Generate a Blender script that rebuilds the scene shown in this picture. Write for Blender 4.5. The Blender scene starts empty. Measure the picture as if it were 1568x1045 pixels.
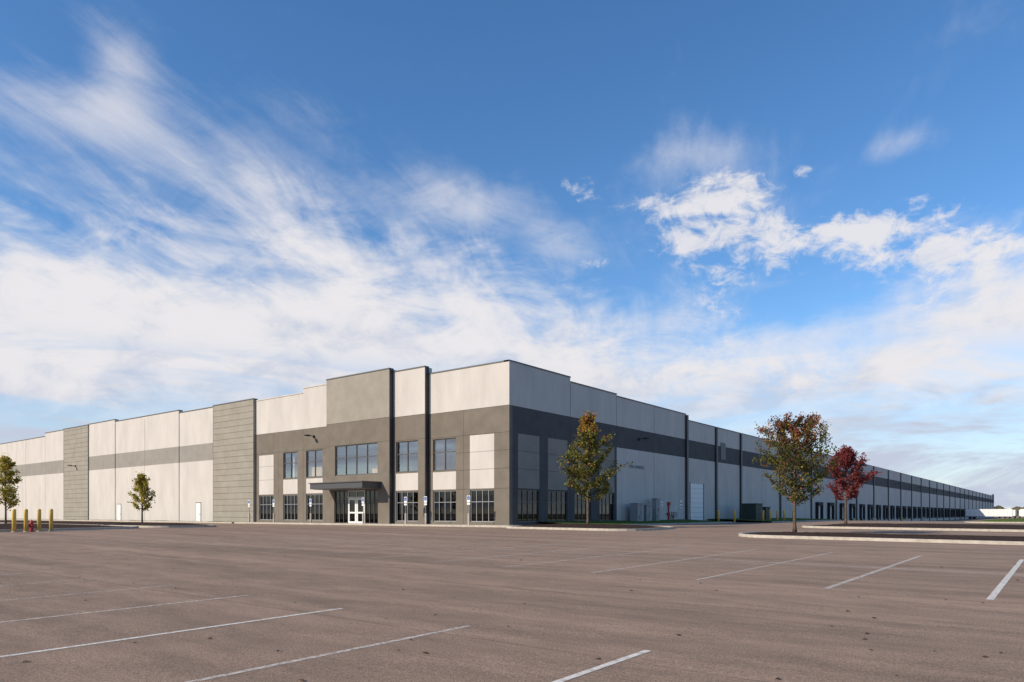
import bpy, math, random
from mathutils import Vector
random.seed(7)
R = math.radians
scene = bpy.context.scene
COL = scene.collection

# ------------------------------------------------------------------ helpers
FW = (-0.6136, 0.7896); RT = (0.7896, 0.6136)     # lot falls away from the building along FW
def gz(x, y):
    s = FW[0]*x + FW[1]*y
    z = min(0.5, max(0.0, (s-6.0)*0.0114))
    if y > 112:
        k = min(1.0, (y-112)/16.0); k = k*k*(3-2*k)
        z -= 1.2*k
    return z

def new_mat(name, col=(0.5,0.5,0.5), rough=0.8, spec=0.3, metal=0.0):
    m = bpy.data.materials.new(name); m.use_nodes = True
    b = m.node_tree.nodes['Principled BSDF']
    b.inputs['Base Color'].default_value = (*col, 1)
    b.inputs['Roughness'].default_value = rough
    b.inputs['Specular IOR Level'].default_value = spec
    b.inputs['Metallic'].default_value = metal
    return m

def noisy_mat(name, c1, c2, scale=3.0, rough=0.85, spec=0.2, bump=0.0, bscale=40.0, detail=4, stretch=(1,1,1)):
    m = new_mat(name, c1, rough, spec)
    nt = m.node_tree; b = nt.nodes['Principled BSDF']
    tc = nt.nodes.new('ShaderNodeTexCoord')
    mp = nt.nodes.new('ShaderNodeMapping'); mp.inputs['Scale'].default_value = stretch
    nt.links.new(tc.outputs['Object'], mp.inputs[0])
    n = nt.nodes.new('ShaderNodeTexNoise'); n.inputs['Scale'].default_value = scale; n.inputs['Detail'].default_value = detail
    n.inputs['Roughness'].default_value = 0.6
    nt.links.new(mp.outputs[0], n.inputs['Vector'])
    r = nt.nodes.new('ShaderNodeValToRGB')
    r.color_ramp.elements[0].position = 0.35; r.color_ramp.elements[0].color = (*c1, 1)
    r.color_ramp.elements[1].position = 0.68; r.color_ramp.elements[1].color = (*c2, 1)
    nt.links.new(n.outputs['Fac'], r.inputs[0])
    nt.links.new(r.outputs[0], b.inputs['Base Color'])
    if bump > 0:
        n2 = nt.nodes.new('ShaderNodeTexNoise'); n2.inputs['Scale'].default_value = bscale; n2.inputs['Detail'].default_value = 2
        nt.links.new(tc.outputs['Object'], n2.inputs['Vector'])
        bp = nt.nodes.new('ShaderNodeBump'); bp.inputs['Strength'].default_value = bump; bp.inputs['Distance'].default_value = 0.02
        nt.links.new(n2.outputs['Fac'], bp.inputs['Height']); nt.links.new(bp.outputs[0], b.inputs['Normal'])
    return m

def empty(name, loc=(0,0,0)):
    e = bpy.data.objects.new(name, None); e.location = loc; COL.objects.link(e); return e

class MB:
    """mesh builder with several materials"""
    def __init__(s): s.v=[]; s.f=[]; s.m=[]; s.mats=[]
    def mi(s, mat):
        if mat not in s.mats: s.mats.append(mat)
        return s.mats.index(mat)
    def face(s, pts, mat):
        n=len(s.v); s.v.extend(pts); s.f.append(tuple(range(n,n+len(pts)))); s.m.append(s.mi(mat))
    def box(s, x0,x1,y0,y1,z0,z1, mat):
        if x0>x1: x0,x1=x1,x0
        if y0>y1: y0,y1=y1,y0
        n=len(s.v)
        s.v += [(x0,y0,z0),(x1,y0,z0),(x1,y1,z0),(x0,y1,z0),(x0,y0,z1),(x1,y0,z1),(x1,y1,z1),(x0,y1,z1)]
        for f in ((0,3,2,1),(4,5,6,7),(0,1,5,4),(1,2,6,5),(2,3,7,6),(3,0,4,7)):
            s.f.append(tuple(n+i for i in f)); s.m.append(s.mi(mat))
    def tube(s, pts, rad, mat, seg=7, cap=True):
        n0=len(s.v); k=len(pts)
        for i,p in enumerate(pts):
            p=Vector(p)
            d=(Vector(pts[min(i+1,k-1)])-Vector(pts[max(i-1,0)])).normalized()
            a=d.cross(Vector((0,0,1)) if abs(d.z)<0.9 else Vector((1,0,0))).normalized(); b=d.cross(a)
            for j in range(seg):
                t=2*math.pi*j/seg
                s.v.append(tuple(p+(a*math.cos(t)+b*math.sin(t))*rad[i]))
        mi=s.mi(mat)
        for i in range(k-1):
            for j in range(seg):
                a0=n0+i*seg+j; a1=n0+i*seg+(j+1)%seg
                s.f.append((a0,a1,a1+seg,a0+seg)); s.m.append(mi)
        if cap:
            s.f.append(tuple(n0+(k-1)*seg+j for j in range(seg))); s.m.append(mi)
            s.f.append(tuple(n0+seg-1-j for j in range(seg))); s.m.append(mi)
    def obj(s, name, parent=None, smooth=False, bevel=0):
        me=bpy.data.meshes.new(name); me.from_pydata(s.v,[],s.f)
        for m in s.mats: me.materials.append(m)
        me.polygons.foreach_set('material_index', s.m)
        if smooth: me.polygons.foreach_set('use_smooth',[True]*len(me.polygons))
        me.update()
        o=bpy.data.objects.new(name, me); COL.objects.link(o)
        if parent: o.parent=parent
        if bevel:
            b=o.modifiers.new('bevel','BEVEL'); b.width=bevel; b.segments=2; b.limit_method='ANGLE'
        return o

# ------------------------------------------------------------------ materials
M_light = noisy_mat('painted_concrete_light',(0.48,0.452,0.415),(0.565,0.532,0.49),0.7,0.85,0.2,0,30,stretch=(1,1,.3),detail=6)
M_taupe = noisy_mat('painted_concrete_taupe',(0.15,0.130,0.104),(0.185,0.161,0.131),0.9,0.85,0.2,detail=6)
M_mid   = noisy_mat('painted_concrete_greige',(0.268,0.248,0.205),(0.315,0.29,0.242),0.9,0.85,0.2,detail=6)
M_band  = noisy_mat('painted_concrete_band',(0.25,0.232,0.204),(0.29,0.27,0.238),0.9,0.85,0.2,detail=6)
M_char  = noisy_mat('painted_concrete_charcoal',(0.08,0.079,0.079),(0.10,0.098,0.097),0.9,0.85,0.2)
M_joint = new_mat('panel_joint',(0.16,0.15,0.14),0.9)
M_jd    = new_mat('panel_joint_dark',(0.07,0.065,0.06),0.9)
M_cop   = new_mat('metal_coping',(0.10,0.10,0.10),0.5,0.5)
M_spout_shade = new_mat('downspout_metal_and_side_shade',(0.025,0.026,0.03),0.5,0.5)  # also used as painted shade on the stepped panels' side faces
M_alu   = new_mat('aluminium_frame',(0.30,0.30,0.30),0.4,0.5,0.3)
M_bronze= new_mat('bronze_frame',(0.09,0.085,0.08),0.4,0.5,0.2)
M_white = new_mat('white_paint',(0.72,0.72,0.70),0.5)
M_canopy= new_mat('canopy_metal',(0.06,0.06,0.065),0.45,0.5)
M_int   = noisy_mat('interior_wall',(0.50,0.36,0.22),(0.68,0.50,0.33),0.6,0.9)
M_intd  = new_mat('interior_floor',(0.12,0.10,0.09),0.9)
M_black = new_mat('dock_seal_rubber',(0.02,0.02,0.022),0.8)
M_gray  = new_mat('grey_enamel',(0.25,0.26,0.27),0.5)
M_red   = new_mat('red_paint',(0.35,0.02,0.02),0.4,0.5)
M_yel   = noisy_mat('yellow_paint',(0.62,0.40,0.08),(0.70,0.47,0.12),5,0.45,0.4)
M_blue  = new_mat('blue_sign',(0.03,0.10,0.35),0.4)
M_conc  = noisy_mat('kerb_concrete',(0.38,0.34,0.28),(0.52,0.47,0.40),4,0.9,0.2,0.2,60)
M_mulch = noisy_mat('mulch',(0.02,0.013,0.010),(0.075,0.045,0.032),9,0.95,0.1,1.0,25)
M_grass = noisy_mat('grass',(0.05,0.085,0.015),(0.12,0.17,0.035),3,0.95,0.1,1.0,30)
M_field = noisy_mat('dry_field',(0.08,0.085,0.035),(0.16,0.14,0.07),0.05,0.95,0.1)
M_tyre  = new_mat('tyre',(0.02,0.02,0.02),0.9)
M_steel = new_mat('galvanised_steel',(0.3,0.3,0.3),0.4,0.5,0.6)

def glass_mat(name, tint, refl):
    m=bpy.data.materials.new(name); m.use_nodes=True; nt=m.node_tree; nt.nodes.clear()
    o=nt.nodes.new('ShaderNodeOutputMaterial'); t=nt.nodes.new('ShaderNodeBsdfTransparent'); t.inputs[0].default_value=(*tint,1)
    g=nt.nodes.new('ShaderNodeBsdfGlossy'); g.inputs['Roughness'].default_value=0.02; g.inputs[0].default_value=(.9,.95,1,1)
    fr=nt.nodes.new('ShaderNodeFresnel'); fr.inputs[0].default_value=1.5
    ad=nt.nodes.new('ShaderNodeMath'); ad.operation='ADD'; ad.inputs[1].default_value=refl; ad.use_clamp=True
    mx=nt.nodes.new('ShaderNodeMixShader')
    nt.links.new(fr.outputs[0],ad.inputs[0]); nt.links.new(ad.outputs[0],mx.inputs[0])
    nt.links.new(t.outputs[0],mx.inputs[1]); nt.links.new(g.outputs[0],mx.inputs[2]); nt.links.new(mx.outputs[0],o.inputs[0])
    return m
M_glU = glass_mat('window_glass',(0.97,0.95,0.92),0.26)
M_glL = glass_mat('tinted_window_glass',(0.03,0.034,0.042),0.0)

# asphalt
def asphalt():
    m=new_mat('asphalt',(0.2,0.16,0.13),0.9,0.2); nt=m.node_tree; b=nt.nodes['Principled BSDF']
    tc=nt.nodes.new('ShaderNodeTexCoord')
    def noise(scale,detail,stretch=(1,1,1),rough=.6,rot=0):
        mp=nt.nodes.new('ShaderNodeMapping'); mp.inputs['Scale'].default_value=stretch; mp.inputs['Rotation'].default_value=(0,0,rot)
        nt.links.new(tc.outputs['Object'],mp.inputs[0])
        n=nt.nodes.new('ShaderNodeTexNoise'); n.inputs['Scale'].default_value=scale; n.inputs['Detail'].default_value=detail; n.inputs['Roughness'].default_value=rough
        nt.links.new(mp.outputs[0],n.inputs['Vector']); return n.outputs['Fac']
    def mrange(src,a,b_,c,d):
        r=nt.nodes.new('ShaderNodeMapRange'); r.inputs[1].default_value=a; r.inputs[2].default_value=b_; r.inputs[3].default_value=c; r.inputs[4].default_value=d
        nt.links.new(src,r.inputs[0]); return r.outputs[0]
    def mt(op,a,b_):
        q=nt.nodes.new('ShaderNodeMath'); q.operation=op
        for i,v in enumerate((a,b_)):
            if v is None: continue
            if isinstance(v,(int,float)): q.inputs[i].default_value=v
            else: nt.links.new(v,q.inputs[i])
        return q.outputs[0]
    mul=lambda a,b_: mt('MULTIPLY',a,b_)
    f = mul(mrange(noise(45,4,(1,1,1),.85),.3,.7,.34,1.64), mrange(noise(.45,5,(.10,1.3,1),.6,R(-4)),.34,.66,.78,1.14))
    patch=noise(1.6,6,(.5,1.5,1),.65)
    f = mul(f, mrange(patch,.3,.7,.80,1.15))
    # paving-lane seams every 4.3 m along the bays
    sx=nt.nodes.new('ShaderNodeSeparateXYZ'); nt.links.new(tc.outputs['Object'],sx.inputs[0])
    yy=mt('ADD',mt('DIVIDE',sx.outputs[1],4.3),mul(patch,.03))
    seam=mt('ABSOLUTE',mt('SUBTRACT',mt('FRACT',yy,None),.5),None)
    f = mul(f, mrange(seam,.0,.014,.78,1.0))
    vm=nt.nodes.new('ShaderNodeVectorMath'); vm.operation='SCALE'; vm.inputs[0].default_value=(0.306,0.213,0.152)
    nt.links.new(f,vm.inputs['Scale']); nt.links.new(vm.outputs[0],b.inputs['Base Color'])
    bp=nt.nodes.new('ShaderNodeBump'); bp.inputs['Strength'].default_value=.8; bp.inputs['Distance'].default_value=.014
    nt.links.new(noise(80,2,(1,1,1),.7),bp.inputs['Height']); nt.links.new(bp.outputs[0],b.inputs['Normal'])
    return m
M_asph = asphalt()
def paint(name, lo, hi):
    m=new_mat(name,(0.74,0.69,0.61),0.7,0.3); nt=m.node_tree; b=nt.nodes['Principled BSDF']
    tc=nt.nodes.new('ShaderNodeTexCoord')
    n=nt.nodes.new('ShaderNodeTexNoise'); n.inputs['Scale'].default_value=14; n.inputs['Detail'].default_value=4; n.inputs['Roughness'].default_value=.75
    nt.links.new(tc.outputs['Object'],n.inputs['Vector'])
    r=nt.nodes.new('ShaderNodeMapRange'); r.inputs[1].default_value=.35; r.inputs[2].default_value=.6; r.inputs[3].default_value=lo; r.inputs[4].default_value=hi
    nt.links.new(n.outputs['Fac'],r.inputs[0]); nt.links.new(r.outputs[0],b.inputs['Alpha'])
    return m
M_p1=paint('line_paint',.5,1.0); M_p2=paint('worn_line_paint',.1,.7); M_p3=paint('very_worn_line_paint',.0,.55)

# ------------------------------------------------------------------ ground
def S2W(s,l): return (FW[0]*s+RT[0]*l, FW[1]*s+RT[1]*l)
def frange(a,b,st):
    o=[]; x=a
    while x<b-1e-6: o.append(x); x+=st
    return o
S_ = [-6000,-1500,-300,-60,-20,-6,0,6]+frange(12,49,6)+[49.8597]+frange(56,300,8)+[320,360,420,500,620,900,1500,3000,7000]
L_ = [-7000,-2500,-900,-400]+frange(-200,0,10)+frange(0,460,8)+[500,620,900,1800,4000,7000]
def sheet(name, mat, dz, cond=None, far=0):
    mb=MB(); idx={}
    for i,s in enumerate(S_):
        for j,l in enumerate(L_):
            x,y=S2W(s,l); idx[(i,j)]=len(mb.v); mb.v.append((x,y,gz(x,y)+dz))
    for i in range(len(S_)-1):
        for j in range(len(L_)-1):
            if cond and not cond(S_[i],S_[i+1],L_[j],L_[j+1]): continue
            mb.f.append((idx[(i,j)],idx[(i,j+1)],idx[(i+1,j+1)],idx[(i+1,j)])[::-1]); mb.m.append(mb.mi(mat))
    o=mb.obj(name)
    me=o.data
    if me.polygons[0].normal.z<0: me.flip_normals()
    return o
sheet('ground', M_field, -0.06)
sheet('parking_lot', M_asph, 0.0, lambda a,b,c,d: a>=-60 and b<=620 and c>=-400 and d<=620)

# painted lines ------------------------------------------------------
mk=MB()
def line(x0,y0,x1,y1,w,mat):
    L=math.hypot(x1-x0,y1-y0); n=max(1,int(L/0.5)); dx,dy=(x1-x0)/L,(y1-y0)/L; px,py=-dy*w/2,dx*w/2
    for i in range(n):
        a=L*i/n; b=L*(i+1)/n
        p=[(x0+dx*a-px,y0+dy*a-py),(x0+dx*b-px,y0+dy*b-py),(x0+dx*b+px,y0+dy*b+py),(x0+dx*a+px,y0+dy*a+py)]
        mk.face([(q[0],q[1],gz(*q)+.005) for q in p],mat)
P=2.57
for k in range(-3,16):
    w=3.56+P*k
    m=M_p1 if k in(0,2) else (M_p2 if k in (1,3) else M_p3)
    line(-w,1.4,-w,6.98,.08,m)
line(5,1.4,-42,1.4,.10,M_p2)
for k in range(-8,12):
    w=3.56+P*k
    m=M_p1 if k==-1 else (M_p2 if k==0 else M_p3)
    if k<-1: m=M_p1
    line(-w,14.22,-w,25.4,.11,m)
line(20,19.83,-8,19.83,.13,M_p2); line(-8,19.83,-30,19.83,.12,M_p3)
for k in range(10,25):
    w=9+P*k
    line(-w,34.6,-w,40.2,.10,M_p3)
mk.obj('parking_lines')

# kerbed islands ------------------------------------------------------
def rrect(x0,x1,y0,y1,r,n=6):
    pts=[]
    for cx,cy,a0 in ((x1-r,y1-r,0),(x0+r,y1-r,90),(x0+r,y0+r,180),(x1-r,y0+r,270)):
        for i in range(n+1):
            a=R(a0+90*i/n); pts.append((cx+r*math.cos(a),cy+r*math.sin(a)))
    out=[]
    for i in range(len(pts)):
        a=pts[i]; b=pts[(i+1)%len(pts)]; L=math.hypot(b[0]-a[0],b[1]-a[1]); k=max(1,int(L/2.5))
        for j in range(k): out.append((a[0]+(b[0]-a[0])*j/k,a[1]+(b[1]-a[1])*j/k))
    return out
def island(name,x0,x1,y0,y1,r,fill,mound=.12):
    mb=MB(); kw=.16; h=.14
    o=rrect(x0,x1,y0,y1,r); n=len(o)
    cx,cy=(x0+x1)/2,(y0+y1)/2
    i_=[]
    for k in range(n):
        a=Vector((*o[k-1],0)); b=Vector((*o[(k+1)%n],0)); d=(b-a).normalized(); nn=Vector((-d.y,d.x,0))
        i_.append((o[k][0]+nn.x*kw,o[k][1]+nn.y*kw))
    for k in range(n):
        a,b=o[k],o[(k+1)%n]; c,d=i_[k],i_[(k+1)%n]
        A0=(*a,gz(*a)-.08);B0=(*b,gz(*b)-.08);A1=(a[0],a[1],gz(*a)+h);B1=(b[0],b[1],gz(*b)+h)
        C1=(c[0],c[1],gz(*c)+h);D1=(d[0],d[1],gz(*d)+h);C0=(c[0],c[1],gz(*c)+.02);D0=(d[0],d[1],gz(*d)+.02)
        mb.face([A0,B0,B1,A1],M_conc); mb.face([A1,B1,D1,C1],M_conc); mb.face([C1,D1,D0,C0],M_conc)
    e=mb.obj(name)
    fb=MB(); rings=6
    hx,hy=(x1-x0)/2,(y1-y0)/2; mn=min(hx,hy)
    prev=None
    for q in range(rings+1):
        t=q/rings; ring=[]
        for p in i_:
            ox,oy=p[0]-cx,p[1]-cy
            sx=1-t*mn/hx*.98; sy=1-t*mn/hy*.98
            X,Y=cx+ox*sx,cy+oy*sy
            ring.append((X,Y,gz(X,Y)+.09+mound*math.sin(t*math.pi/2)+(random.uniform(-.02,.03) if q else 0)))
        if prev:
            for k in range(n):
                fb.face([prev[k],prev[(k+1)%n],ring[(k+1)%n],ring[k]],fill)
        prev=ring
    fb.face(prev,fill)
    fb.obj('planting_bed',e)
    return e
island('kerbed_island',-31.5,-20.7,38.4,46,2.2,M_mulch,.2)
island('kerbed_island',-13.5,40,34.7,40.6,2.4,M_mulch)
island('kerbed_island',-15.2,30,52,60,2.4,M_mulch,.22)
island('kerbed_island',-9,70,92,104,3,M_grass,.4)
island('kerbed_island',-66,-50,12,23.5,2.0,M_mulch,.2)
island('kerbed_island',-92,-50.5,24.2,29.5,2.0,M_mulch,.2)

# sidewalk and lawn
sb=MB()
sb.box(-68,-33.6+2.2,40.6,42.7,.3,.64,M_conc)
for x in range(-66,-33,2): sb.box(x-.01,x+.01,40.62,42.68,.64,.643,M_joint)
sb.obj('sidewalk')
lb=MB()
def lawn(x0,x1,y0,y1,z,mb,mat,st=2.0,rise=0):
    nx=max(1,int((x1-x0)/st)); ny=max(1,int((y1-y0)/st))
    g=[[ (x0+(x1-x0)*i/nx, y0+(y1-y0)*j/ny, gz(x0+(x1-x0)*i/nx,y0+(y1-y0)*j/ny)+z+rise*(1-i/nx)+random.uniform(0,.05)) for j in range(ny+1)] for i in range(nx+1)]
    for i in range(nx):
        for j in range(ny): mb.face([g[i][j],g[i+1][j],g[i+1][j+1],g[i][j+1]],mat)
lawn(-33.58,-28.6,46.5,75.5,.12,lb,M_grass,rise=.22)
lawn(-33.58,-26.0,81,112,.12,lb,M_grass,rise=.25)
lb.box(-28.6,-28.45,46.5,75.5,.3,.64,M_conc); lb.box(-26,-25.85,81,112,.3,.64,M_conc)
lawn(-150,-68.5,40.8,42.5,.14,lb,M_grass)
lb.box(-150,-68.5,40.6,40.8,.3,.64,M_conc)
lb.obj('lawn')

# ------------------------------------------------------------------ warehouse
B=empty('warehouse_building')
wl=MB()   # walls
def gridwall(mb, axis, plane, thick, rects, sign=1):
    """rects (a0,a1,z0,z1,mat); later ones override; mat None = opening. axis 'X' faces -Y, axis 'Y' faces +X"""
    A=sorted({round(v,3) for r in rects for v in r[:2]}); Z=sorted({round(v,3) for r in rects for v in r[2:4]})
    for i in range(len(A)-1):
        run=None
        for j in range(len(Z)-1):
            am=(A[i]+A[i+1])/2; zm=(Z[j]+Z[j+1])/2; mat='out'
            for r in rects:
                if r[0]<am<r[1] and r[2]<zm<r[3]: mat=r[4]
            if run and run[2] is mat: run[1]=Z[j+1]
            else:
                if run and run[2] not in ('out',None): emit(mb,axis,plane,thick,A[i],A[i+1],*run)
                run=[Z[j],Z[j+1],mat]
        if run and run[2] not in ('out',None): emit(mb,axis,plane,thick,A[i],A[i+1],*run)
def emit(mb,axis,plane,thick,a0,a1,z0,z1,mat):
    if axis=='X': mb.box(a0,a1,plane,plane+thick,z0,z1,mat)
    else: mb.box(plane-thick,plane,a0,a1,z0,z1,mat)
def strip(mb,axis,plane,a0,a1,z0,z1,mat,proud=.004,th=.02):
    if axis=='X': mb.box(a0,a1,plane-proud,plane+th,z0,z1,mat)
    else: mb.box(plane-th,plane+proud,a0,a1,z0,z1,mat)
fr=MB(); gl=MB()
def window(axis,plane,a0,a1,z0,z1,cols,zs,fm,gm,fw=.07,mw=.05):
    def bar(p0,p1,q0,q1,d=.08,t=.10):
        if axis=='X': fr.box(p0,p1,plane+d,plane+d+t,q0,q1,fm)
        else: fr.box(plane-d-t,plane-d,p0,p1,q0,q1,fm)
    bar(a0,a0+fw,z0,z1); bar(a1-fw,a1,z0,z1); bar(a0+fw,a1-fw,z0,z0+fw); bar(a0+fw,a1-fw,z1-fw,z1)
    for i in range(1,cols):
        a=a0+(a1-a0)*i/cols; bar(a-mw/2,a+mw/2,z0+fw,z1-fw,.085,.09)
    for z in zs: bar(a0+fw,a1-fw,z-mw/2,z+mw/2,.09,.08)
    if axis=='X': y=plane+.14; gl.face([(a0,y,z0),(a1,y,z0),(a1,y,z1),(a0,y,z1)],gm)
    else: x=plane-.14; gl.face([(x,a0,z0),(x,a1,z0),(x,a1,z1),(x,a0,z1)],gm)
def coping(axis,plane,a0,a1,z,depth=.5,mat=None):
    mat=mat or M_cop
    if axis=='X': wl.box(a0-.02,a1+.02,plane-.05,plane+depth,z,z+.10,mat)
    else: wl.box(plane-depth,plane+.05,a0-.02,a1+.02,z,z+.10,mat)
ZB=.42
WU=(5.05,7.7); WL=(.85,3.4); BT=9.85; BB=7.8
# ---- left (sunlit) facade, facing -Y
Y0=42.9
rc=[(-42.3,-33.6,ZB,BB,M_taupe),(-42.3,-33.6,BB,BT,M_taupe),(-42.3,-33.6,BT,13.2,M_light),
    (-41.7,-39.1,WL[0],WL[1],None),(-41.7,-39.1,*WU,None),(-41.7,-39.1,3.5,4.95,M_light),
    (-37.6,-35.1,WL[0],WL[1],None),(-37.6,-35.1,3.5,7.75,M_light)]
gridwall(wl,'X',Y0,.4,rc)
coping('X',Y0,-42.2,-33.6,13.2,mat=M_cop)
for a0,a1 in((-41.7,-39.1),(-37.6,-35.1)): window('X',Y0,a0,a1,*WL,4,[2.45],M_alu,M_glL)
window('X',Y0,-41.7,-39.1,*WU,2,[6.6],M_bronze,M_glU,.08,.07)
Y1=Y0-.45
r2=[(-46.3,-42.2,ZB,BT,M_taupe),(-46.3,-42.2,BT,13.76,M_light),
    (-45.7,-43.0,*WL,None),(-45.7,-43.0,*WU,None),(-45.7,-43.0,3.5,4.95,M_light)]
gridwall(wl,'X',Y1,.84,r2); coping('X',Y1,-46.1,-42.2,13.76)
wl.box(-42.2,-42.14,Y1+.02,Y0-.004,ZB,13.75,M_spout_shade)  # dark strip over the step's side face: shade painted as colour
window('X',Y1,-45.7,-43.0,*WL,4,[2.45],M_alu,M_glL); window('X',Y1,-45.7,-43.0,*WU,2,[6.6],M_bronze,M_glU,.08,.07)
Y2=Y0-.9
r3=[(-54.65,-46.05,ZB,BT,M_taupe),(-54.65,-46.05,BT,14.0,M_mid),(-53.4,-47.56,5.0,7.75,None),(-53.5,-47.5,.5,3.6,None)]
gridwall(wl,'X',Y2,1.2,r3); coping('X',Y2,-54.65,-46.05,14.0)
wl.box(-46.05,-45.99,Y2+.02,Y1-.004,ZB,13.98,M_spout_shade)  # entrance block's side face darkened by a strip, painted shade, no downspout
window('X',Y2,-53.4,-47.56,5.0,7.75,4,[6.6],M_bronze,M_glU,.08,.07)
window('X',Y2,-53.5,-51.65,.62,3.6,3,[2.8],M_bronze,M_glL); window('X',Y2,-49.3,-47.5,.62,3.6,3,[2.8],M_bronze,M_glL)
window('X',Y2,-51.65,-49.3,2.95,3.6,2,[],M_white,M_glL)
for a in (-51.6,-50.45):
    window('X',Y2,a,a+1.1,.64,2.92,1,[1.6],M_white,M_glL,.17,.14)
r4=[(-67.7,-54.65,ZB,BT,M_taupe),(-59.5,-54.65,BT,13.85,M_light),(-67.7,-59.5,BT,13.4,M_light),
    (-59.0,-56.4,*WL,None),(-59.0,-56.4,*WU,None),(-59.0,-56.4,3.5,4.95,M_light),
    (-62.8,-60.4,*WL,None),(-62.8,-60.4,*WU,None),(-62.8,-60.4,3.5,4.95,M_light),
    (-67.1,-64.5,*WL,None),(-67.1,-64.5,3.5,7.6,M_light)]
gridwall(wl,'X',Y0,.4,r4)
coping('X',Y0,-59.5,-54.65,13.85,mat=M_light); coping('X',Y0,-67.7,-59.52,13.4,mat=M_light)
for a0,a1 in((-59.0,-56.4),(-62.8,-60.4),(-67.1,-64.5)): window('X',Y0,a0,a1,*WL,4,[2.45],M_alu,M_glL)
for a0,a1 in((-59.0,-56.4),(-62.8,-60.4)): window('X',Y0,a0,a1,*WU,2,[6.6],M_bronze,M_glU,.08,.07)
for a0,a1,pl in((-42.2,-41.72,Y0),(-39.08,-37.62,Y0),(-35.08,-33.6,Y0)):
    for z in (3.45,5.0,6.4): strip(wl,'X',pl,a0,a1,z,z+.035,M_jd)
for a0,a1 in ((-37.6,-35.1),(-67.1,-64.5)):
    for z in (5.0,6.4): strip(wl,'X',Y0,a0,a1,z,z+.03,M_joint)
for x in (-38.3,-63.6,-59.5): strip(wl,'X',Y0,x,x+.03,ZB,9.8,M_jd)
for z in (BB-.02,BT-.02):
    strip(wl,'X',Y0,-42.2,-33.6,z,z+.03,M_jd,.006); strip(wl,'X',Y0,-67.7,-54.65,z,z+.03,M_jd,.006); strip(wl,'X',Y2,-54.65,-46.05,z,z+.03,M_jd,.006); strip(wl,'X',Y1,-46.05,-42.2,z,z+.03,M_jd,.006)
def wing(x0,x1,yo,top,base,band,zb=(7.6,9.55)):
    gridwall(wl,'X',Y0+yo,.45-yo,[(x0,x1,ZB,zb[0],base),(x0,x1,zb[0],zb[1],band),(x0,x1,zb[1],top,base)])
    coping('X',Y0+yo,x0,x1-.04,top)
def ribbed(x0,x1,yo,top):
    gridwall(wl,'X',Y0+yo,.45-yo,[(x0,x1,ZB,top,M_mid)]); coping('X',Y0+yo,x0,x1,top)
    z=1.1
    while z<top-.2:
        strip(wl,'X',Y0+yo,x0,x1,z,z+.035,M_jd); z+=.66
    strip(wl,'X',Y0+yo,x0,x0+.05,ZB,top,M_jd,.006)
ribbed(-75.7,-67.7,-.3,13.6)
wing(-83.8,-75.7,0,13.55,M_light,M_band)
wing(-92.4,-83.8,-.08,13.85,M_light,M_band)
wing(-100.7,-92.4,-.08,13.85,M_light,M_band)
wing(-108.9,-100.7,-.16,14.1,M_light,M_band)
ribbed(-117.4,-108.9,-.3,14.0)
wing(-125.3,-117.4,0,14.0,M_light,M_band)
xx=-125.3
for i in range(8):
    wing(xx-8.2,xx,0,13.5 if i<5 else 13.9,M_light,M_band); xx-=8.2
XW=xx
for x,yo in ((-92.4,-.08),(-133.5,0),(-141.7,0),(-149.9,0),(-125.3,0)):
    strip(wl,'X',Y0+yo,x-.03,x+.03,ZB,13.5,M_joint)
for x,yo in((-79.4,0),(-99.6,-.08)):
    strip(wl,'X',Y0+yo,x-.62,x+.62,.45,2.82,M_jd,.02); strip(wl,'X',Y0+yo,x-.53,x+.53,.47,2.74,M_white,.04)
    strip(wl,'X',Y0+yo,x+.36,x+.44,1.4,1.5,M_steel,.09)
cn=MB()
cn.box(-54.3,-47.1,39.9,Y2-.003,3.72,4.22,M_canopy); cn.box(-54.4,-47.0,39.8,Y2-.003,4.22,4.30,M_bronze)
cn.box(-54.1,-47.3,40.1,Y2-.003,3.69,3.718,M_gray)
cn.obj('entrance_canopy',B)
# ---- right (shaded) facade, facing +X
X0=-33.6
rr=[(43.3,59.4,ZB,BT,M_taupe),(43.3,51.4,BT,13.2,M_light),(51.4,59.4,BT,12.8,M_light)]
rr.append((43.3,59.4,BB,BT,M_char)); rr.append((43.3,59.4,ZB,BB,M_char))
pan=[(43.99,46.85),(48.05,50.97),(52.1,54.8),(56.27,59.0)]
for a0,a1 in pan:
    rr += [(a0,a1,3.5,7.75,M_band),(a0,a1,*WL,None)]
rr += [(59.4,75,ZB,BB,M_light),(59.4,75,BB,BT,M_char),(59.4,75,BT,12.62,M_light)]
gridwall(wl,'Y',X0,.4,rr)
for a0,a1 in pan:
    window('Y',X0,a0,a1,*WL,4,[2.45],M_bronze,M_glL)
    for z in (5.0,6.4): strip(wl,'Y',X0,a0,a1,z,z+.03,M_jd)
    strip(wl,'Y',X0,a0-.03,a0+.0,3.5,7.75,M_jd)
coping('Y',X0,42.87,51.4,13.2); coping('Y',X0,51.45,59.4,12.8); coping('Y',X0,59.45,75,12.62)
for y in (51.4,59.4,67.2): strip(wl,'Y',X0,y-.025,y+.025,ZB,12.6,M_jd)
YE=512.5
gridwall(wl,'Y',X0,.4,[(75,YE,-1.0,BB,M_light),(75,YE,BB,BT,M_char),(75,YE,BT,12.0,M_light),(YE-10,YE,BT,12.9,M_char),(76.2,79.9,ZB,4.95,M_white)])
coping('Y',X0,75.05,YE-10.1,12.0); coping('Y',X0,YE-10,YE,12.9)
def spout(y): wl.box(X0,X0+.22,y-.2,y+.2,-.9 if y>110 else .5,12.0,M_spout_shade)
wl.box(X0,X0+.25,74.8,75.2,.5,12.55,M_spout_shade)
ys=[83.6,91.9]; y=108.3
while y<YE: ys.append(y); y+=16.4
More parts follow.
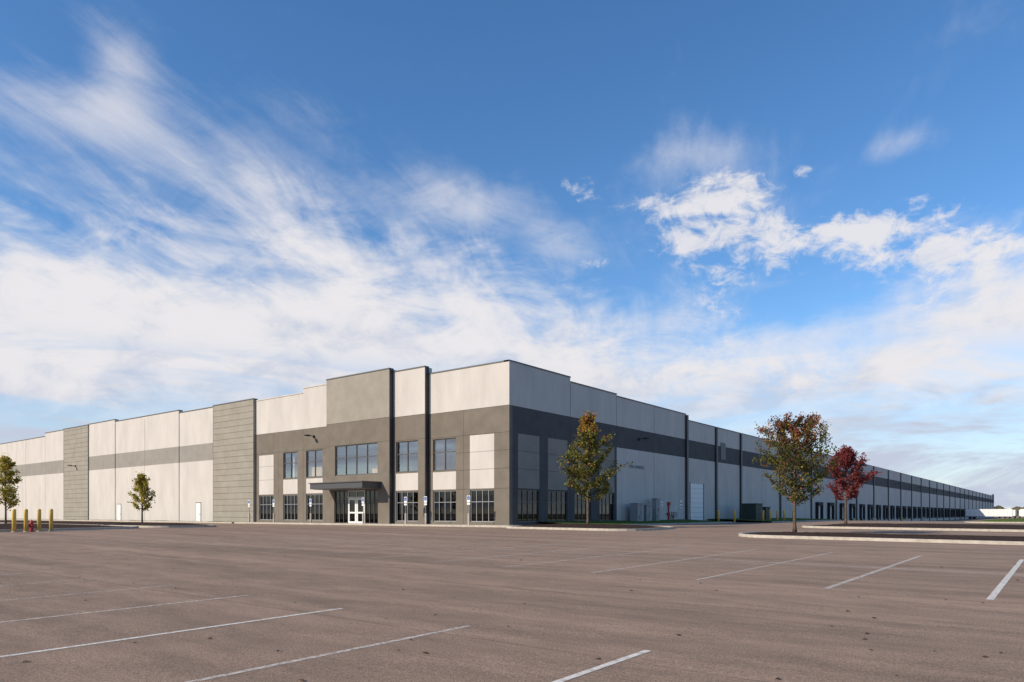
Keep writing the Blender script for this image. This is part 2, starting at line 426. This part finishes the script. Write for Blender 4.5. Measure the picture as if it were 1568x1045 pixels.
for y in ys:
    spout(y); strip(wl,'Y',X0,y+8.17,y+8.23,-.9,12,M_joint)
for i in range(8): strip(wl,'Y',X0,76.22,79.88,.55+i*.55,.57+i*.55,M_joint,.012)
for a in (76.05,79.9): strip(wl,'Y',X0,a,a+.15,.45,5.05,M_jd,.03)
strip(wl,'Y',X0,85.2,86.8,8.2,10.3,M_spout_shade,.05)
dk=MB()
def dock(y):
    z0=.5; h=3.0
    dk.box(X0+.004,X0+.45,y-1.65,y-1.30,z0,z0+h,M_black); dk.box(X0+.004,X0+.45,y+1.30,y+1.65,z0,z0+h,M_black)
    dk.box(X0+.004,X0+.45,y-1.295,y+1.295,z0+h-.6,z0+h,M_black)
    dk.box(X0+.004,X0+.04,y-1.295,y+1.295,z0,z0+h-.605,M_white)
    dk.box(X0+.004,X0+.3,y-1.0,y+1.0,z0-.3,z0-.02,M_spout_shade)
    dk.box(X0+.31,X0+.45,y-1.3,y-1.05,z0-.45,z0,M_black); dk.box(X0+.31,X0+.45,y+1.05,y+1.3,z0-.45,z0,M_black)
y=124.7
while y<YE-14:
    for k in (0,1): dock(y+4.4+k*7.6)
    y+=16.4
dk.obj('dock_doors',B)
wl.box(XW,-67.75,43.36,YE-1,.3,12.6,M_intd)
wl.box(-67.7,-34.05,62,YE-.5,-.8,11.9,M_intd)
it=MB()
it.box(-67.6,-37.5,45.2,61.9,.45,12.4,M_int)
it.box(-67.6,-34.05,43.35,45.18,.42,.6,M_intd); it.box(-37.48,-34.05,45.2,61.9,.42,.6,M_intd)
it.box(-67.6,-34.05,43.35,45.18,4.0,4.5,M_int); it.box(-37.48,-34.05,45.2,61.9,4.0,4.5,M_int)
it.box(-67.6,-34.05,43.35,45.18,7.85,8.2,M_int); it.box(-37.48,-34.05,45.2,61.9,7.85,8.2,M_int)
it.box(-67.6,-34.05,43.4,45.18,12.1,12.4,M_intd); it.box(-37.48,-34.05,45.2,61.9,12.1,12.4,M_intd)
for xw in (-62,-55.5,-46.4,-42,-38): it.box(xw-.08,xw+.08,43.6,45.18,4.52,7.83,M_white)
for xw in (-66,-63.4,-58.7,-52,-49.5,-44.5,-40.3): it.box(xw-.15,xw+.9,44.2,44.8,7.7,7.84,M_white)
it.obj('interior',B)
wl.obj('walls',B); fr.obj('window_frames',B); gl.obj('window_glazing',B)
wlgt=MB()
def wallight(axis,a,z,pl):
    if axis=='X':
        wlgt.box(a-.1,a+.1,pl-.12,pl-.002,z-.12,z+.12,M_black); wlgt.box(a-.03,a+.03,pl-.6,pl-.12,z+.02,z+.08,M_black); wlgt.box(a-.18,a+.18,pl-1.05,pl-.55,z+.0,z+.11,M_black)
    else:
        wlgt.box(pl+.002,pl+.12,a-.1,a+.1,z-.12,z+.12,M_black); wlgt.box(pl+.12,pl+.6,a-.03,a+.03,z+.02,z+.08,M_black); wlgt.box(pl+.55,pl+1.05,a-.18,a+.18,z,z+.11,M_black)
wallight('X',-57.7,9.0,Y0); wallight('X',-113,8.4,Y0-.3); wallight('Y',63.8,8.9,X0)
for y in range(100,500,33): wallight('Y',y,8.9,X0)
wlgt.obj('wall_lights',B)
cu=bpy.data.curves.new('address_letters','FONT'); cu.body='4250 COMMERCE'; cu.size=.42; cu.extrude=.02
ob=bpy.data.objects.new('address_letters',cu); COL.objects.link(ob); ob.parent=B
ob.location=(X0+.025,61.8,6.0); ob.rotation_euler=(R(90),0,R(90)); cu.materials.append(M_gray)

# ------------------------------------------------------------------ utilities by the right wall
def cabinet(x,y,w,d,h,mat,z=None):
    z=gz(x,y)+.2 if z is None else z
    mb=MB(); mb.box(x-d/2-.1,x+d/2+.1,y-w/2-.1,y+w/2+.1,z-.15,z+.06,M_conc)
    mb.box(x-d/2,x+d/2,y-w/2,y+w/2,z+.062,z+h,mat); mb.box(x-d/2-.05,x+d/2+.08,y-w/2-.04,y+w/2+.04,z+h,z+h+.07,mat)
    mb.box(x+d/2,x+d/2+.012,y-.012,y+.012,z+.15,z+h-.06,M_jd)
    mb.box(x+d/2,x+d/2+.05,y+.08,y+.12,z+h*.45,z+h*.6,M_steel)
    for i in range(4): mb.box(x+d/2,x+d/2+.01,y-w*.38,y-w*.12,z+.3+i*.1,z+.34+i*.1,M_jd)
    return mb.obj('electrical_cabinet',bevel=.01)
cabinet(-32.6,61.6,1.3,.8,1.75,M_gray); cabinet(-32.6,63.4,1.2,.8,1.6,M_gray); cabinet(-32.8,66.0,.8,.5,2.3,M_gray)
M_tgreen=noisy_mat('transformer_green',(0.03,0.045,0.038),(0.04,0.06,0.05),3,.6)
cabinet(-30.5,87.5,2.4,1.8,2.0,M_tgreen); cabinet(-30.3,90.6,1.6,1.5,1.6,M_tgreen)
pm=MB(); 
for y_,z_ in ((70.2,1.5),(70.7,1.5)):
    pm.tube([(X0,y_,z_),(X0+.35,y_,z_)],[.09,.09],M_red,10); pm.tube([(X0+.35,y_,z_),(X0+.45,y_,z_)],[.13,.13],M_steel,10)
pm.tube([(X0+.1,70.45,.4),(X0+.1,70.45,2.4)],[.08,.08],M_red,10); pm.tube([(X0+.1,70.45,2.4),(X0+.1,70.45,2.75)],[.2,.2],M_red,12)
pm.obj('fire_department_connection')
def wallsign(y,z,w,h,mat):
    mb=MB(); mb.box(X0+.006,X0+.03,y-w/2,y+w/2,z,z+h,mat); mb.box(X0+.03,X0+.034,y-w/2+.06,y+w/2-.06,z+h*.55,z+h*.7,M_red); mb.box(X0+.03,X0+.034,y-w/2+.06,y+w/2-.06,z+h*.2,z+h*.3,M_jd); mb.obj('wall_sign')
wallsign(69.0,2.2,.5,.6,M_white); wallsign(73.7,2.1,.6,.9,M_white); wallsign(72.3,2.0,.3,.4,M_white)
mb=MB(); mb.tube([(X0+.15,71.6,.4),(X0+.15,71.6,1.7)],[.07,.07],M_steel,8); mb.box(X0+.02,X0+.4,71.2,72.0,1.1,1.7,M_gray); mb.tube([(X0+.2,71.2,1.4),(X0+.2,70.9,1.4),(X0+.2,70.9,.4)],[.05,.05,.05],M_steel,8); mb.obj('gas_meter')
st=MB()
for i in range(6): st.box(X0+.01,X0+1.3,116.4+i*.3,116.7+i*.3,-.7,.5-i*.19,M_conc)
for yy in (116.5,118.1):
    zt=1.5 if yy<117 else .6
    st.tube([(X0+1.25,yy,-.5),(X0+1.25,yy,zt)],[.025,.025],M_yel,6)
st.tube([(X0+1.25,115.2,1.5),(X0+1.25,116.5,1.5),(X0+1.25,118.1,.6)],[.025]*3,M_yel,6)
st.obj('dock_steps')

# ------------------------------------------------------------------ bollards, hydrants, signs
def bollard(x,y,h=1.3,r=.11,off=0):
    z=gz(x,y)+off; mb=MB(); n=10
    pts=[(x,y,z-.1),(x,y,z+h)]; rad=[r,r]
    for i in range(1,5):
        a=i/4*math.pi/2; pts.append((x,y,z+h+r*.7*math.sin(a))); rad.append(max(.005,r*math.cos(a)))
    mb.tube(pts,rad,M_yel,14)
    mb.tube([(x,y,z-.02),(x,y,z+.05)],[r+.05,r+.02],M_conc,14)
    mb.obj('bollard',smooth=True)
for (bx,by,h) in ((-49,15.15,1.3),(-49,15.76,1.3),(-49,16.45,1.3),(-49,17.1,1.3)):
    bollard(bx,by,h)
def hydrant(x,y,off=0,k=1):
    z=gz(x,y)+off; mb=MB()
    mb.tube([(x,y,z),(x,y,z+.06*k),(x,y,z+.061*k),(x,y,z+.55*k),(x,y,z+.56*k),(x,y,z+.60*k),(x,y,z+.68*k),(x,y,z+.74*k),(x,y,z+.80*k)],[.18*k,.18*k,.11*k,.10*k,.14*k,.14*k,.11*k,.05*k,.03*k],M_red,14)
    for dx,dy,rr_ in ((1,0,.055),(-1,0,.055),(0,-1,.075)):
        mb.tube([(x,y,z+.42*k),(x+dx*.19*k,y+dy*.19*k,z+.42*k)],[rr_*k,rr_*k],M_red,10); mb.tube([(x+dx*.17*k,y+dy*.17*k,z+.42*k),(x+dx*.22*k,y+dy*.22*k,z+.42*k)],[rr_*1.3*k]*2,M_red,8)
    mb.obj('fire_hydrant')
hydrant(-49.2,16.12,0,.9)
for (x,y) in ((-30.2,76.0),(-30.0,80.3),(-27.8,83.5),(-27.8,86.0),(-27.6,88.0),(-27.4,90.0),(-27.2,93)): bollard(x,y,1.35,.12)
for y in (125,141,158,190,222): bollard(-30.5,y,1.3,.13)
hydrant(-14,250,0,1.3)
def psign(x,y,zb=.64):
    mb=MB(); mb.tube([(x,y,zb),(x,y,zb+2.3)],[.03,.03],M_steel,8)
    mb.tube([(x,y,zb),(x,y,zb+.9)],[.09,.09],M_conc,10)
    mb.box(x-.16,x+.16,y-.045,y-.032,zb+1.75,zb+2.25,M_white); mb.box(x-.13,x+.13,y-.05,y-.046,zb+1.92,zb+2.2,M_blue)
    mb.tube([(x-.01,y-.055,zb+2.0),(x+.04,y-.055,zb+2.08)],[.04,.02],M_white,6)
    mb.box(x-.15,x+.15,y-.045,y-.032,zb+1.55,zb+1.7,M_white)
    mb.obj('accessible_parking_sign')
for x in (-36.0,-40.6,-42.9,-48.2,-55.6,-61.5,-65.8): psign(x,40.95)

# ------------------------------------------------------------------ trailers
def trailer(x,y,L=14,rot=0,tractor=False):
    z=gz(x,y); e=empty('semi_trailer',(x,y,z)); e.rotation_euler=(0,0,rot)
    mb=MB(); mb.box(-L/2,L/2,-1.3,1.3,1.2,4.05,M_white); mb.box(-L/2,L/2,-1.32,1.32,1.08,1.2,M_gray); mb.box(-L/2-.02,-L/2,-.02,.02,1.2,4.0,M_jd)
    for i in range(1,10): mb.box(-L/2+i*L/10-.02,-L/2+i*L/10+.02,-1.315,1.315,1.25,4.0,M_gray)
    mb.box(-L/2+1,-L/2+3.6,-1.0,1.0,.85,1.08,M_jd); mb.box(L/2-3.2,L/2-3.0,-1.1,-.9,.1,1.08,M_gray); mb.box(L/2-3.2,L/2-3.0,.9,1.1,.1,1.08,M_gray)
    for wx in (-L/2+1.5,-L/2+2.8):
        for wy in (-1.25,.85): mb.tube([(wx,wy,.5),(wx,wy+.4,.5)],[.5,.5],M_tyre,14)
    mb.obj('body',e)
for (x,y,r_) in ((-24,340,0),(-6,340,0),(12,342,0),(-24,420,R(90)),(-20,420,R(90)),(-16,420,R(90)),(-12,420,R(90)),(-8,420,R(90)),(60,380,0)):
    trailer(x,y,14 if r_ else 15.5,r_)

# distant trees --------------------------------------------------------
M_far=noisy_mat('distant_foliage',(0.05,0.06,0.03),(0.11,0.09,0.05),.05,1)
db=MB()
for i in range(700):
    a=R(random.uniform(-50,60)); d=random.uniform(950,1150)
    l=math.tan(a)*d
    if abs(l)>1800: continue
    x,y=S2W(d,l); rr_=random.uniform(6,13); h=random.uniform(4,8)*(1.2+.6*math.sin(l*.01))
    n0=len(db.v); n=7
    for zz,k in ((-1.5,.8),(h*.45,1.0),(h*.8,.65),(h,.15)):
        for j in range(n):
            t=2*math.pi*j/n; q=rr_*k*random.uniform(.75,1.2); db.v.append((x+q*math.cos(t),y+q*math.sin(t),zz+random.uniform(-.5,.5)))
    for q in range(3):
        for j in range(n): db.f.append((n0+q*n+j,n0+q*n+(j+1)%n,n0+(q+1)*n+(j+1)%n,n0+(q+1)*n+j)); db.m.append(db.mi(M_far))
db.obj('distant_trees')

# ------------------------------------------------------------------ trees
M_bark=noisy_mat('bark',(0.07,0.05,0.035),(0.16,0.12,0.085),12,.95,.1,.5,40,stretch=(1,1,.2))
def leafm(name,c):
    c=tuple(v*1.5 for v in c)
    m=new_mat(name,c,.65,.3); nt=m.node_tree; b=nt.nodes['Principled BSDF']
    tr=nt.nodes.new('ShaderNodeBsdfTranslucent'); tr.inputs[0].default_value=(c[0]*1.4,c[1]*1.4,c[2],1)
    mx=nt.nodes.new('ShaderNodeMixShader'); mx.inputs[0].default_value=.35
    o=nt.nodes['Material Output']; nt.links.new(b.outputs[0],mx.inputs[1]); nt.links.new(tr.outputs[0],mx.inputs[2]); nt.links.new(mx.outputs[0],o.inputs[0]); return m
LG=[leafm('leaf_green',(0.06,0.085,0.02)),leafm('leaf_olive',(0.10,0.10,0.022)),leafm('leaf_dark',(0.035,0.05,0.015)),leafm('leaf_yellow',(0.26,0.19,0.03)),leafm('leaf_orange',(0.25,0.10,0.025)),leafm('leaf_rust',(0.16,0.05,0.03)),leafm('leaf_red',(0.17,0.028,0.03)),leafm('leaf_crimson',(0.10,0.017,0.022)),leafm('leaf_brown',(0.09,0.06,0.03)),leafm('leaf_yellow_green',(0.22,0.21,0.035)),leafm('leaf_gold',(0.36,0.26,0.04))]
def tree(name,x,y,z,H,cb,Rm,prof,palette,seed,nlimb=30,leaves=9000,ls=.12,up=.9,tr=.09,spread=.28):
    rnd=random.Random(seed); wb=MB(); lf=MB()
    pts=[];rad=[];n=14;dx=dy=0
    for i in range(n+1):
        t=i/n; dx+=rnd.uniform(-.03,.03)*t; dy+=rnd.uniform(-.03,.03)*t
        pts.append(Vector((dx,dy,-.1+t*H*.93))); rad.append(tr*(1-t)**.8+.012)
    rad[0]*=1.5
    wb.tube(pts,rad,M_bark,9)
    def tp(h):
        f=max(0,min(n-1e-3,(h+.1)/(H*.93)*n)); i=int(f); return pts[i].lerp(pts[i+1],f-i), rad[i]
    anchors=[]
    for k in range(nlimb):
        t=(k+rnd.random()*.8)/nlimb
        h0=cb+(H*.9-cb)*t**1.05
        base,br=tp(h0); az=k*2.4+rnd.uniform(-.5,.5)
        rr_=Rm*prof(t)*rnd.uniform(.55,1.25)
        el=up*rnd.uniform(.75,1.25)*(.75+.6*t)
        tip=base+Vector((math.cos(az)*rr_,math.sin(az)*rr_,rr_*el+.15*rnd.random()))
        if tip.z>H: tip.z=H-rnd.random()*.3
        mid=base.lerp(tip,.5)+Vector((0,0,-.08*rr_))+Vector([rnd.uniform(-.1,.1) for _ in range(3)])
        r0=min(br*.6,.045)
        wb.tube([base,mid,tip],[r0,r0*.6,.006],M_bark,5,False)
        for q in range(6):
            u=rnd.uniform(.25,1.0); p=(base.lerp(mid,u*2) if u<.5 else mid.lerp(tip,u*2-1))
            L=rr_*.45*rnd.uniform(.5,1.2)+.12; a2=az+rnd.uniform(-1.3,1.3)
            tp2=p+Vector((math.cos(a2)*L,math.sin(a2)*L,L*rnd.uniform(.1,1.2)))
            wb.tube([p,tp2],[r0*.4,.004],M_bark,4,False)
            w=rnd.uniform(.1,1.7)
            anchors.append((p,tp2,w,rnd.random(),t))
        anchors.append((mid,tip,1.0,rnd.random(),t))
    top=pts[-1]
    for q in range(5):
        anchors.append((top-Vector((0,0,.5)),top+Vector((rnd.uniform(-.25,.25),rnd.uniform(-.25,.25),H*.07*rnd.uniform(.4,1.1))),.7,rnd.random(),1))
    W=sum(a[2] for a in anchors)
    for (p,q,w,tone,t) in anchors:
        c=int(leaves*w/W)
        for _ in range(c):
            u=rnd.random()**.8; s=spread*(.5+.5*rnd.random())
            o=p.lerp(q,u)+Vector((rnd.gauss(0,s*.5),rnd.gauss(0,s*.5),rnd.gauss(0,s*.5)))
            d=Vector((rnd.gauss(0,1),rnd.gauss(0,1),rnd.gauss(0,.7)-.3)).normalized(); e=d.cross(Vector((rnd.gauss(0,1),rnd.gauss(0,1),rnd.gauss(0,1)))).normalized()
            L=ls*rnd.uniform(.6,1.3); Wd=L*.42
            lf.face([tuple(o),tuple(o+d*L*.5+e*Wd),tuple(o+d*L),tuple(o+d*L*.5-e*Wd)],palette(rnd,t,tone,u))
    e=empty(name,(x,y,z)); wb.obj('trunk_and_branches',e,smooth=True); lf.obj('foliage',e); return e
def pick(rnd,ws):
    s=sum(ws.values()); q=rnd.random()*s
    for k,v in ws.items():
        q-=v
        if q<=0: return LG[k]
    return LG[0]
def palG(rnd,t,tone,u):
    if t>.72 and rnd.random()<.7: return pick(rnd,{4:3,3:2,5:1})
    return pick(rnd,{0:2.6,1:3+3*tone,2:2.6-2*tone,3:1.1,8:1, 4:1.6 if u>.8 else .5})
def palB(rnd,t,tone,u):
    if (t>.55 and u>.6) : return pick(rnd,{5:3,8:2,4:1.5,7:1})
    return pick(rnd,{2:2,1:3,8:2.5,0:2,3:.8*tone,5:.8})
def palR(rnd,t,tone,u): return pick(rnd,{6:3*tone+.8,7:3,5:1.0})
def palY(rnd,t,tone,u): return pick(rnd,{1:1.5,9:4,10:2+2.5*tone,4:.8,0:.6})
oval=lambda t: (.55+1.3*t if t<.3 else max(.1,.94*(1-((t-.3)/.75)**1.5)))
cone=lambda t: (.7+1.2*t if t<.22 else max(.12,.98*(1-(t-.22)/.85)))
vase=lambda t: (.6+1.6*t if t<.3 else max(.25,1.08-1.05*(t-.3)))
tree('maple_tree',-26.0,42.0,.72,8.0,1.6,1.95,cone,palG,3,38,11500,.14,.7,spread=.25)
tree('maple_tree',-11.3,38.9,.58,6.0,1.3,1.9,vase,palB,11,40,12500,.11,.85,.08,.24)
tree('red_maple_tree',-13.0,57.5,.70,6.0,1.6,1.65,oval,palR,5,30,9000,.13,.85,spread=.25)
tree('maple_tree',-58.7,27.0,.70,4.2,.9,.80,cone,palY,8,24,3600,.13,1.1,.06,spread=.2)
tree('maple_tree',-61.2,18.4,.70,5.3,1.0,1.0,cone,palY,21,26,4400,.13,1.1,.06,spread=.2)

# fallen leaves
M_dl=new_mat('dry_leaf',(0.07,0.035,0.018),.9)
fl=MB()
for i in range(130):
    s=5+random.random()**1.4*30; l=random.uniform(-.75,.75)*s; x,y=S2W(s,l); a=random.random()*6.28; L=random.uniform(.02,.045); z=gz(x,y)
    c,si=math.cos(a)*L,math.sin(a)*L
    fl.face([(x-c,y-si,z+.008),(x+si*.6,y-c*.6,z+.01+random.random()*.015),(x+c,y+si,z+.008),(x-si*.6,y+c*.6,z+.01+random.random()*.015)],M_dl)
fl.obj('fallen_leaves')

# ------------------------------------------------------------------ sky
w=bpy.data.worlds.new('World'); scene.world=w; w.use_nodes=True; nt=w.node_tree; nt.nodes.clear()
try:
    w.cycles.sampling_method='MANUAL'; w.cycles.sample_map_resolution=256
except Exception: pass
N=nt.nodes.new; Lk=nt.links.new
SUN=Vector((-0.407,-0.911,0)).normalized(); EL=R(29)
sun_dir=Vector((SUN.x*math.cos(EL),SUN.y*math.cos(EL),math.sin(EL)))
sky=N('ShaderNodeTexSky'); sky.sky_type='NISHITA'; sky.sun_disc=False; sky.sun_elevation=EL; sky.sun_rotation=math.atan2(SUN.x,SUN.y)%(2*math.pi)
sky.air_density=1.0; sky.dust_density=.3; sky.ozone_density=3.0; sky.altitude=200
hs=N('ShaderNodeHueSaturation'); hs.inputs['Hue'].default_value=.502; hs.inputs['Saturation'].default_value=1.2; hs.inputs['Value'].default_value=1.15
Lk(sky.outputs[0],hs.inputs['Color'])
bg=N('ShaderNodeBackground'); bg.inputs[1].default_value=.15; Lk(hs.outputs[0],bg.inputs[0])
tc=N('ShaderNodeTexCoord'); G=tc.outputs['Generated']
def math_(op,a,b=None,c=None,clamp=False):
    n=N('ShaderNodeMath'); n.operation=op; n.use_clamp=clamp
    for i,q in enumerate((a,b,c)):
        if q is None: continue
        if isinstance(q,(int,float)): n.inputs[i].default_value=q
        else: Lk(q,n.inputs[i])
    return n.outputs[0]
def dot(v):
    n=N('ShaderNodeVectorMath'); n.operation='DOT_PRODUCT'; Lk(G,n.inputs[0]); n.inputs[1].default_value=v; return n.outputs['Value']
rgt=dot((RT[0],RT[1],0)); fwd=dot((FW[0],FW[1],0)); zz=dot((0,0,1))
az=math_('ARCTAN2',rgt,fwd); ele=math_('ARCSINE',zz)
comb=N('ShaderNodeCombineXYZ'); Lk(az,comb.inputs[0]); Lk(ele,comb.inputs[1])
AE=comb.outputs[0]
def smooth(v,a,b,c=0,d=1):
    n=N('ShaderNodeMapRange'); n.interpolation_type='SMOOTHSTEP'; Lk(v,n.inputs[0])
    for i,q in ((1,a),(2,b),(3,c),(4,d)): n.inputs[i].default_value=q
    return n.outputs[0]
def noise(vec,scale,detail=6,rough=.6,dist=0,stretch=None,off=(0,0,0)):
    mp=N('ShaderNodeMapping'); mp.inputs['Location'].default_value=off
    if stretch: mp.inputs['Scale'].default_value=stretch
    Lk(vec,mp.inputs[0])
    n=N('ShaderNodeTexNoise'); n.inputs['Scale'].default_value=scale; n.inputs['Detail'].default_value=detail; n.inputs['Roughness'].default_value=rough; n.inputs['Distortion'].default_value=dist
    Lk(mp.outputs[0],n.inputs['Vector']); return n.outputs['Fac']
b0=R(18); ax=(FW[0]*math.cos(b0)+RT[0]*math.sin(b0),FW[1]*math.cos(b0)+RT[1]*math.sin(b0),0); px_=(ax[1],-ax[0],0)
zc=math_('ADD',math_('MAXIMUM',zz,0.0),.22)
pu=math_('DIVIDE',dot(ax),zc); pv=math_('DIVIDE',dot(px_),zc)
cp=N('ShaderNodeCombineXYZ'); Lk(pu,cp.inputs[0]); Lk(pv,cp.inputs[1]); PL=cp.outputs[0]
def blob(X,Y,rx,ry,wt):
    t=(X-784)/1090; a0=math.atan(t); e0=math.atan((787-Y)/1090*math.cos(a0))
    ra=rx/1090*math.cos(a0)**2; re=ry/1090*math.cos(a0)
    s=N('ShaderNodeVectorMath'); s.operation='SUBTRACT'; Lk(AE,s.inputs[0]); s.inputs[1].default_value=(a0,e0,0)
    m=N('ShaderNodeVectorMath'); m.operation='MULTIPLY'; Lk(s.outputs[0],m.inputs[0]); m.inputs[1].default_value=(1/ra,1/re,0)
    d=N('ShaderNodeVectorMath'); d.operation='DOT_PRODUCT'; Lk(m.outputs[0],d.inputs[0]); Lk(m.outputs[0],d.inputs[1])
    return math_('MULTIPLY',math_('EXPONENT',math_('MULTIPLY',d.outputs['Value'],-1.0)),wt)
def total(L):
    s=None
    for b in L:
        q=blob(*b); s=q if s is None else math_('ADD',s,q)
    return s
ramp=N('ShaderNodeValToRGB'); cr=ramp.color_ramp
Lk(math_('ADD',math_('MULTIPLY',az,1/1.6),.5,clamp=True),ramp.inputs[0])
# (azimuth rad, deck top elevation rad)
st_=[(-.62,.320),(-.30,.340),(-.14,.325),(.015,.285),(.195,.235),(.27,.235),(.33,.235),(.40,.24),(.50,.265),(.62,.285)]
cr.elements[0].position=0; cr.elements[0].color=(.25,.25,.25,1); cr.elements[1].position=1; cr.elements[1].color=(.08,.08,.08,1)
for p,v in st_:
    e=cr.elements.new(p/1.6+.5); e.color=(v,v,v,1)
nA=noise(G,3.2,5,.6,.4,(1,1,2.6)); nB=noise(G,9,7,.64,.5,(1,1,2.2),off=(3,1,2)); nF=noise(G,30,6,.66,.5,(1,1,1.5),off=(1,5,2))
nS=noise(PL,1.6,8,.58,.9,(.65,1.6,1)); nT=noise(PL,5.0,6,.62,.9,(.5,1.7,1),off=(4,2,0))
cen=lambda q,k: math_('MULTIPLY',math_('SUBTRACT',q,.5),k)
edge=math_('ADD',math_('SUBTRACT',ramp.outputs[0],ele), math_('ADD',cen(nA,.22),cen(nB,.18)))
edge=math_('ADD',edge,math_('ADD',cen(nS,.16),cen(nT,.09)))
Dlow=smooth(edge,-.07,.075)
var=math_('ADD',math_('MULTIPLY',smooth(noise(G,2.6,6,.62,.6,(1,1,6),off=(2,7,1)),.42,.60),.48),.52)
Dlow=math_('MULTIPLY',Dlow,math_('MAXIMUM',var,smooth(ele,.13,.23)))
gap=total([(1265,468,125,36,.8),(1010,430,60,60,.6),(1215,420,22,60,.5),(1330,520,80,14,.35)])
Dlow=math_('MULTIPLY',Dlow,math_('SUBTRACT',1.0,gap,clamp=True))
cw=total([(60,160,150,42,.26),(185,110,55,60,.2),(330,280,260,70,.16),(440,170,200,110,.11),(700,310,110,40,.22),(860,378,80,30,.2),(1050,240,100,25,.12),(1370,225,60,20,.18),(60,300,200,50,.10)])
cs=math_('ADD',math_('ADD',math_('MULTIPLY',nS,.56),math_('ADD',math_('MULTIPLY',nT,.26),math_('MULTIPLY',nB,.18))),cw)
Dci=smooth(cs,.515,.90,0,.72)
pf=total([(1110,288,70,27,.44),(1020,318,70,18,.38),(1035,365,50,26,.46),(1120,360,56,26,.38),(1190,372,40,38,.30),(1120,440,70,70,.24),(1290,368,84,33,.38),(1375,340,86,33,.36),(1430,388,112,26,.40),(1480,440,110,60,.28),(885,291,36,13,.36),(910,400,24,10,.36),(940,374,24,9,.34),(1225,262,18,9,.28)])
pn=math_('ADD',math_('ADD',cen(nB,1.0),cen(nF,1.15)),pf)
Dpf=math_('MULTIPLY',smooth(pn,.14,.52,0,.92),smooth(pf,.03,.16))
inv=lambda d: math_('SUBTRACT',1.0,d,clamp=True)
D=inv(math_('MULTIPLY',math_('MULTIPLY',inv(Dlow),inv(Dci)),inv(Dpf)))
haze=smooth(ele,-.02,.12,.6,0.0)
D=math_('MAXIMUM',D,haze)
cm=N('ShaderNodeMix'); cm.data_type='RGBA'; cm.inputs[6].default_value=(.60,.66,.80,1); cm.inputs[7].default_value=(.90,.88,.905,1)
hi=smooth(ele,.04,.20,-.20,.08)
Lk(smooth(math_('ADD',math_('ADD',math_('MULTIPLY',nA,.4),math_('MULTIPLY',nB,.6)),hi),.38,.62),cm.inputs[0])
bg2=N('ShaderNodeBackground'); Lk(cm.outputs[2],bg2.inputs[0]); bg2.inputs[1].default_value=.92
ms=N('ShaderNodeMixShader'); Lk(D,ms.inputs[0]); Lk(bg.outputs[0],ms.inputs[1]); Lk(bg2.outputs[0],ms.inputs[2])
ow=N('ShaderNodeOutputWorld'); Lk(ms.outputs[0],ow.inputs[0])

# ------------------------------------------------------------------ sun + camera
sl=bpy.data.lights.new('sun','SUN'); sl.energy=5.0; sl.angle=R(.5); sl.color=(1.0,.875,.71)
so=bpy.data.objects.new('sun',sl); COL.objects.link(so); so.rotation_euler=sun_dir.to_track_quat('Z','Y').to_euler(); so.location=(0,0,60)
cam=bpy.data.cameras.new('camera'); co=bpy.data.objects.new('camera',cam); COL.objects.link(co)
co.location=(0,0,1.5); co.rotation_euler=(R(90),0,R(37.85)); cam.lens=25.03; cam.sensor_width=36; cam.shift_y=.1687; cam.clip_end=20000; cam.clip_start=.1
scene.camera=co
scene.view_settings.view_transform='Standard'; scene.view_settings.look='None'; scene.view_settings.exposure=0
